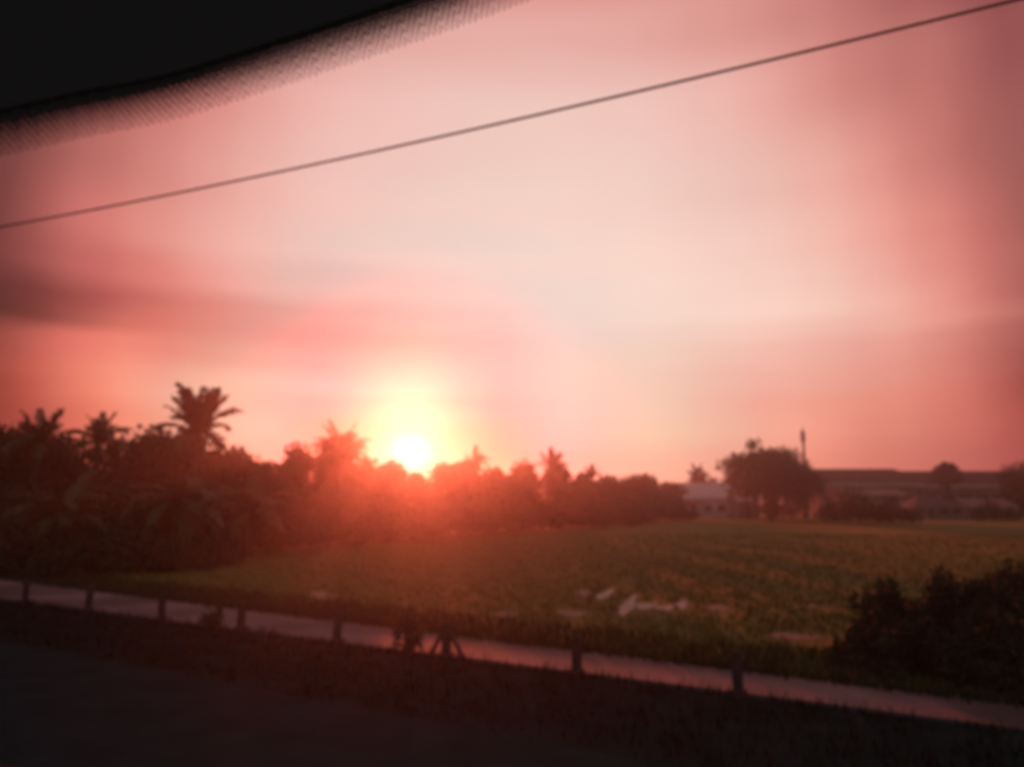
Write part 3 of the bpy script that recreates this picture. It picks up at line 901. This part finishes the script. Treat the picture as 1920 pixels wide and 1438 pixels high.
# ------------------------------------------------------------------ vehicle window border
# the camera looks out through a vehicle window; its black printed border with a dotted fringe shows at the upper left
WY = 0.38
edge_px = [(-700, 345), (-300, 270), (0, 206), (150, 172), (300, 143), (450, 98), (600, 50), (740, 4), (900, -52), (1150, -150), (1500, -300)]
ep = [at(x, y, WY) for x, y in edge_px]


def edge_z(x):
    for i in range(len(ep) - 1):
        if x <= ep[i + 1].x or i == len(ep) - 2:
            break
    def slope(j):
        j0, j1 = max(j - 1, 0), min(j + 1, len(ep) - 1)
        return (ep[j1].z - ep[j0].z) / (ep[j1].x - ep[j0].x)
    h = ep[i + 1].x - ep[i].x
    t = (x - ep[i].x) / h
    return ((2*t**3 - 3*t*t + 1) * ep[i].z + (t**3 - 2*t*t + t) * h * slope(i) + (-2*t**3 + 3*t*t) * ep[i + 1].z + (t**3 - t*t) * h * slope(i + 1))


win = empty('vehicle_window', (0, WY, CAMH + 0.2))
iw = win.location
n = 60
xs = [ep[0].x + (ep[-1].x - ep[0].x) * i / n for i in range(n + 1)]
ztop = max(e.z for e in ep) + 0.05
b = MB()
top = [(x, max(edge_z(x) + 0.05, ep[5].z + 0.36 + 0.28 * (x - ep[5].x))) for x in xs]
vs = [(x - iw.x, 0, edge_z(x) - iw.z) for x in xs] + [(x - iw.x, 0, z - iw.z) for x, z in top]
vs += [(v[0], 0.006, v[2]) for v in vs]
m_ = n + 1
fs = []
for i in range(n):
    fs.append((i, i + 1, m_ + i + 1, m_ + i)); fs.append((2 * m_ + i, 3 * m_ + i, 3 * m_ + i + 1, 2 * m_ + i + 1))
    fs.append((i, 2 * m_ + i, 2 * m_ + i + 1, i + 1)); fs.append((m_ + i, m_ + i + 1, 3 * m_ + i + 1, 3 * m_ + i))
fs.append((0, m_, 3 * m_, 2 * m_)); fs.append((n, 2 * m_ + n, 3 * m_ + n, m_ + n))
b.add(vs, fs)
b.build('black_border', M['black'], win)
# upper rubber frame along the border's outer edge
b = MB()
b.tube([(x - iw.x, 0.003, z - iw.z) for x, z in top], 0.009, 8)
b.build('rubber_seal', M['black'], win, True)
# dots in a staggered lattice, shrinking away from the solid black
b = MB()
pitch = 0.0035
rows_n = 9
path = []
x = ep[1].x
while x < ep[-2].x:
    path.append((x, edge_z(x)))
    x += 0.0005
pa = np.array(path)
arc = np.concatenate([[0], np.cumsum(np.hypot(*np.diff(pa, axis=0).T))])
for i in range(int(arc[-1] / pitch)):
    a_ = i * pitch
    tx = np.interp(a_ + 0.02, arc, pa[:, 0]) - np.interp(a_ - 0.02, arc, pa[:, 0])
    tz = np.interp(a_ + 0.02, arc, pa[:, 1]) - np.interp(a_ - 0.02, arc, pa[:, 1])
    tl = math.hypot(tx, tz)
    nx, nz = tz / tl, -tx / tl
    for r in range(rows_n):
        k = r * 0.87
        a2 = a_ + (0.5 * (r % 2)) * pitch
        cx0, cz0 = np.interp(a2, arc, pa[:, 0]), np.interp(a2, arc, pa[:, 1])
        rad = pitch * (0.53 - 0.45 * (r / rows_n))
        cx_, cz_ = cx0 + nx * k * pitch, cz0 + nz * k * pitch
        ring = [(cx_ - iw.x + rad * math.cos(a), yy, cz_ - iw.z + rad * math.sin(a)) for yy in (0.001 + 0.0004 * (i % 3) + 0.0002 * (r % 2), 0.004 + 0.0004 * (i % 3) + 0.0002 * (r % 2)) for a in [math.tau * u / 8 for u in range(8)]]
        b.add(ring, [tuple(range(8)), tuple(reversed(range(8, 16)))] + [(u, u + 8, (u + 1) % 8 + 8, (u + 1) % 8) for u in range(8)])
o = b.build('dotted_fringe', M['black'], win)
o['kind'] = 'stuff'
tag(win, 'blurred black window border with a dotted fringe across the upper left corner', 'vehicle window')

# ------------------------------------------------------------------ haze, added to stand in for the glare around the sun
b = MB()
b.box((-1600, -1600, -1), (1600, 1600, 17.6))
hm = bpy.data.materials.new('glow_haze')
hm.use_nodes = True
t = hm.node_tree
t.nodes.clear()
ho_ = t.nodes.new('ShaderNodeOutputMaterial')
pv = t.nodes.new('ShaderNodeVolumePrincipled')
pv.inputs['Color'].default_value = (0.95, 0.88, 0.85, 1)
pv.inputs['Density'].default_value = 0.00108
pv.inputs['Anisotropy'].default_value = 0.898
t.links.new(pv.outputs[0], ho_.inputs['Volume'])
tag(b.build('haze', hm), 'thin haze added over the fields to carry the sun glow', 'haze', kind='stuff')
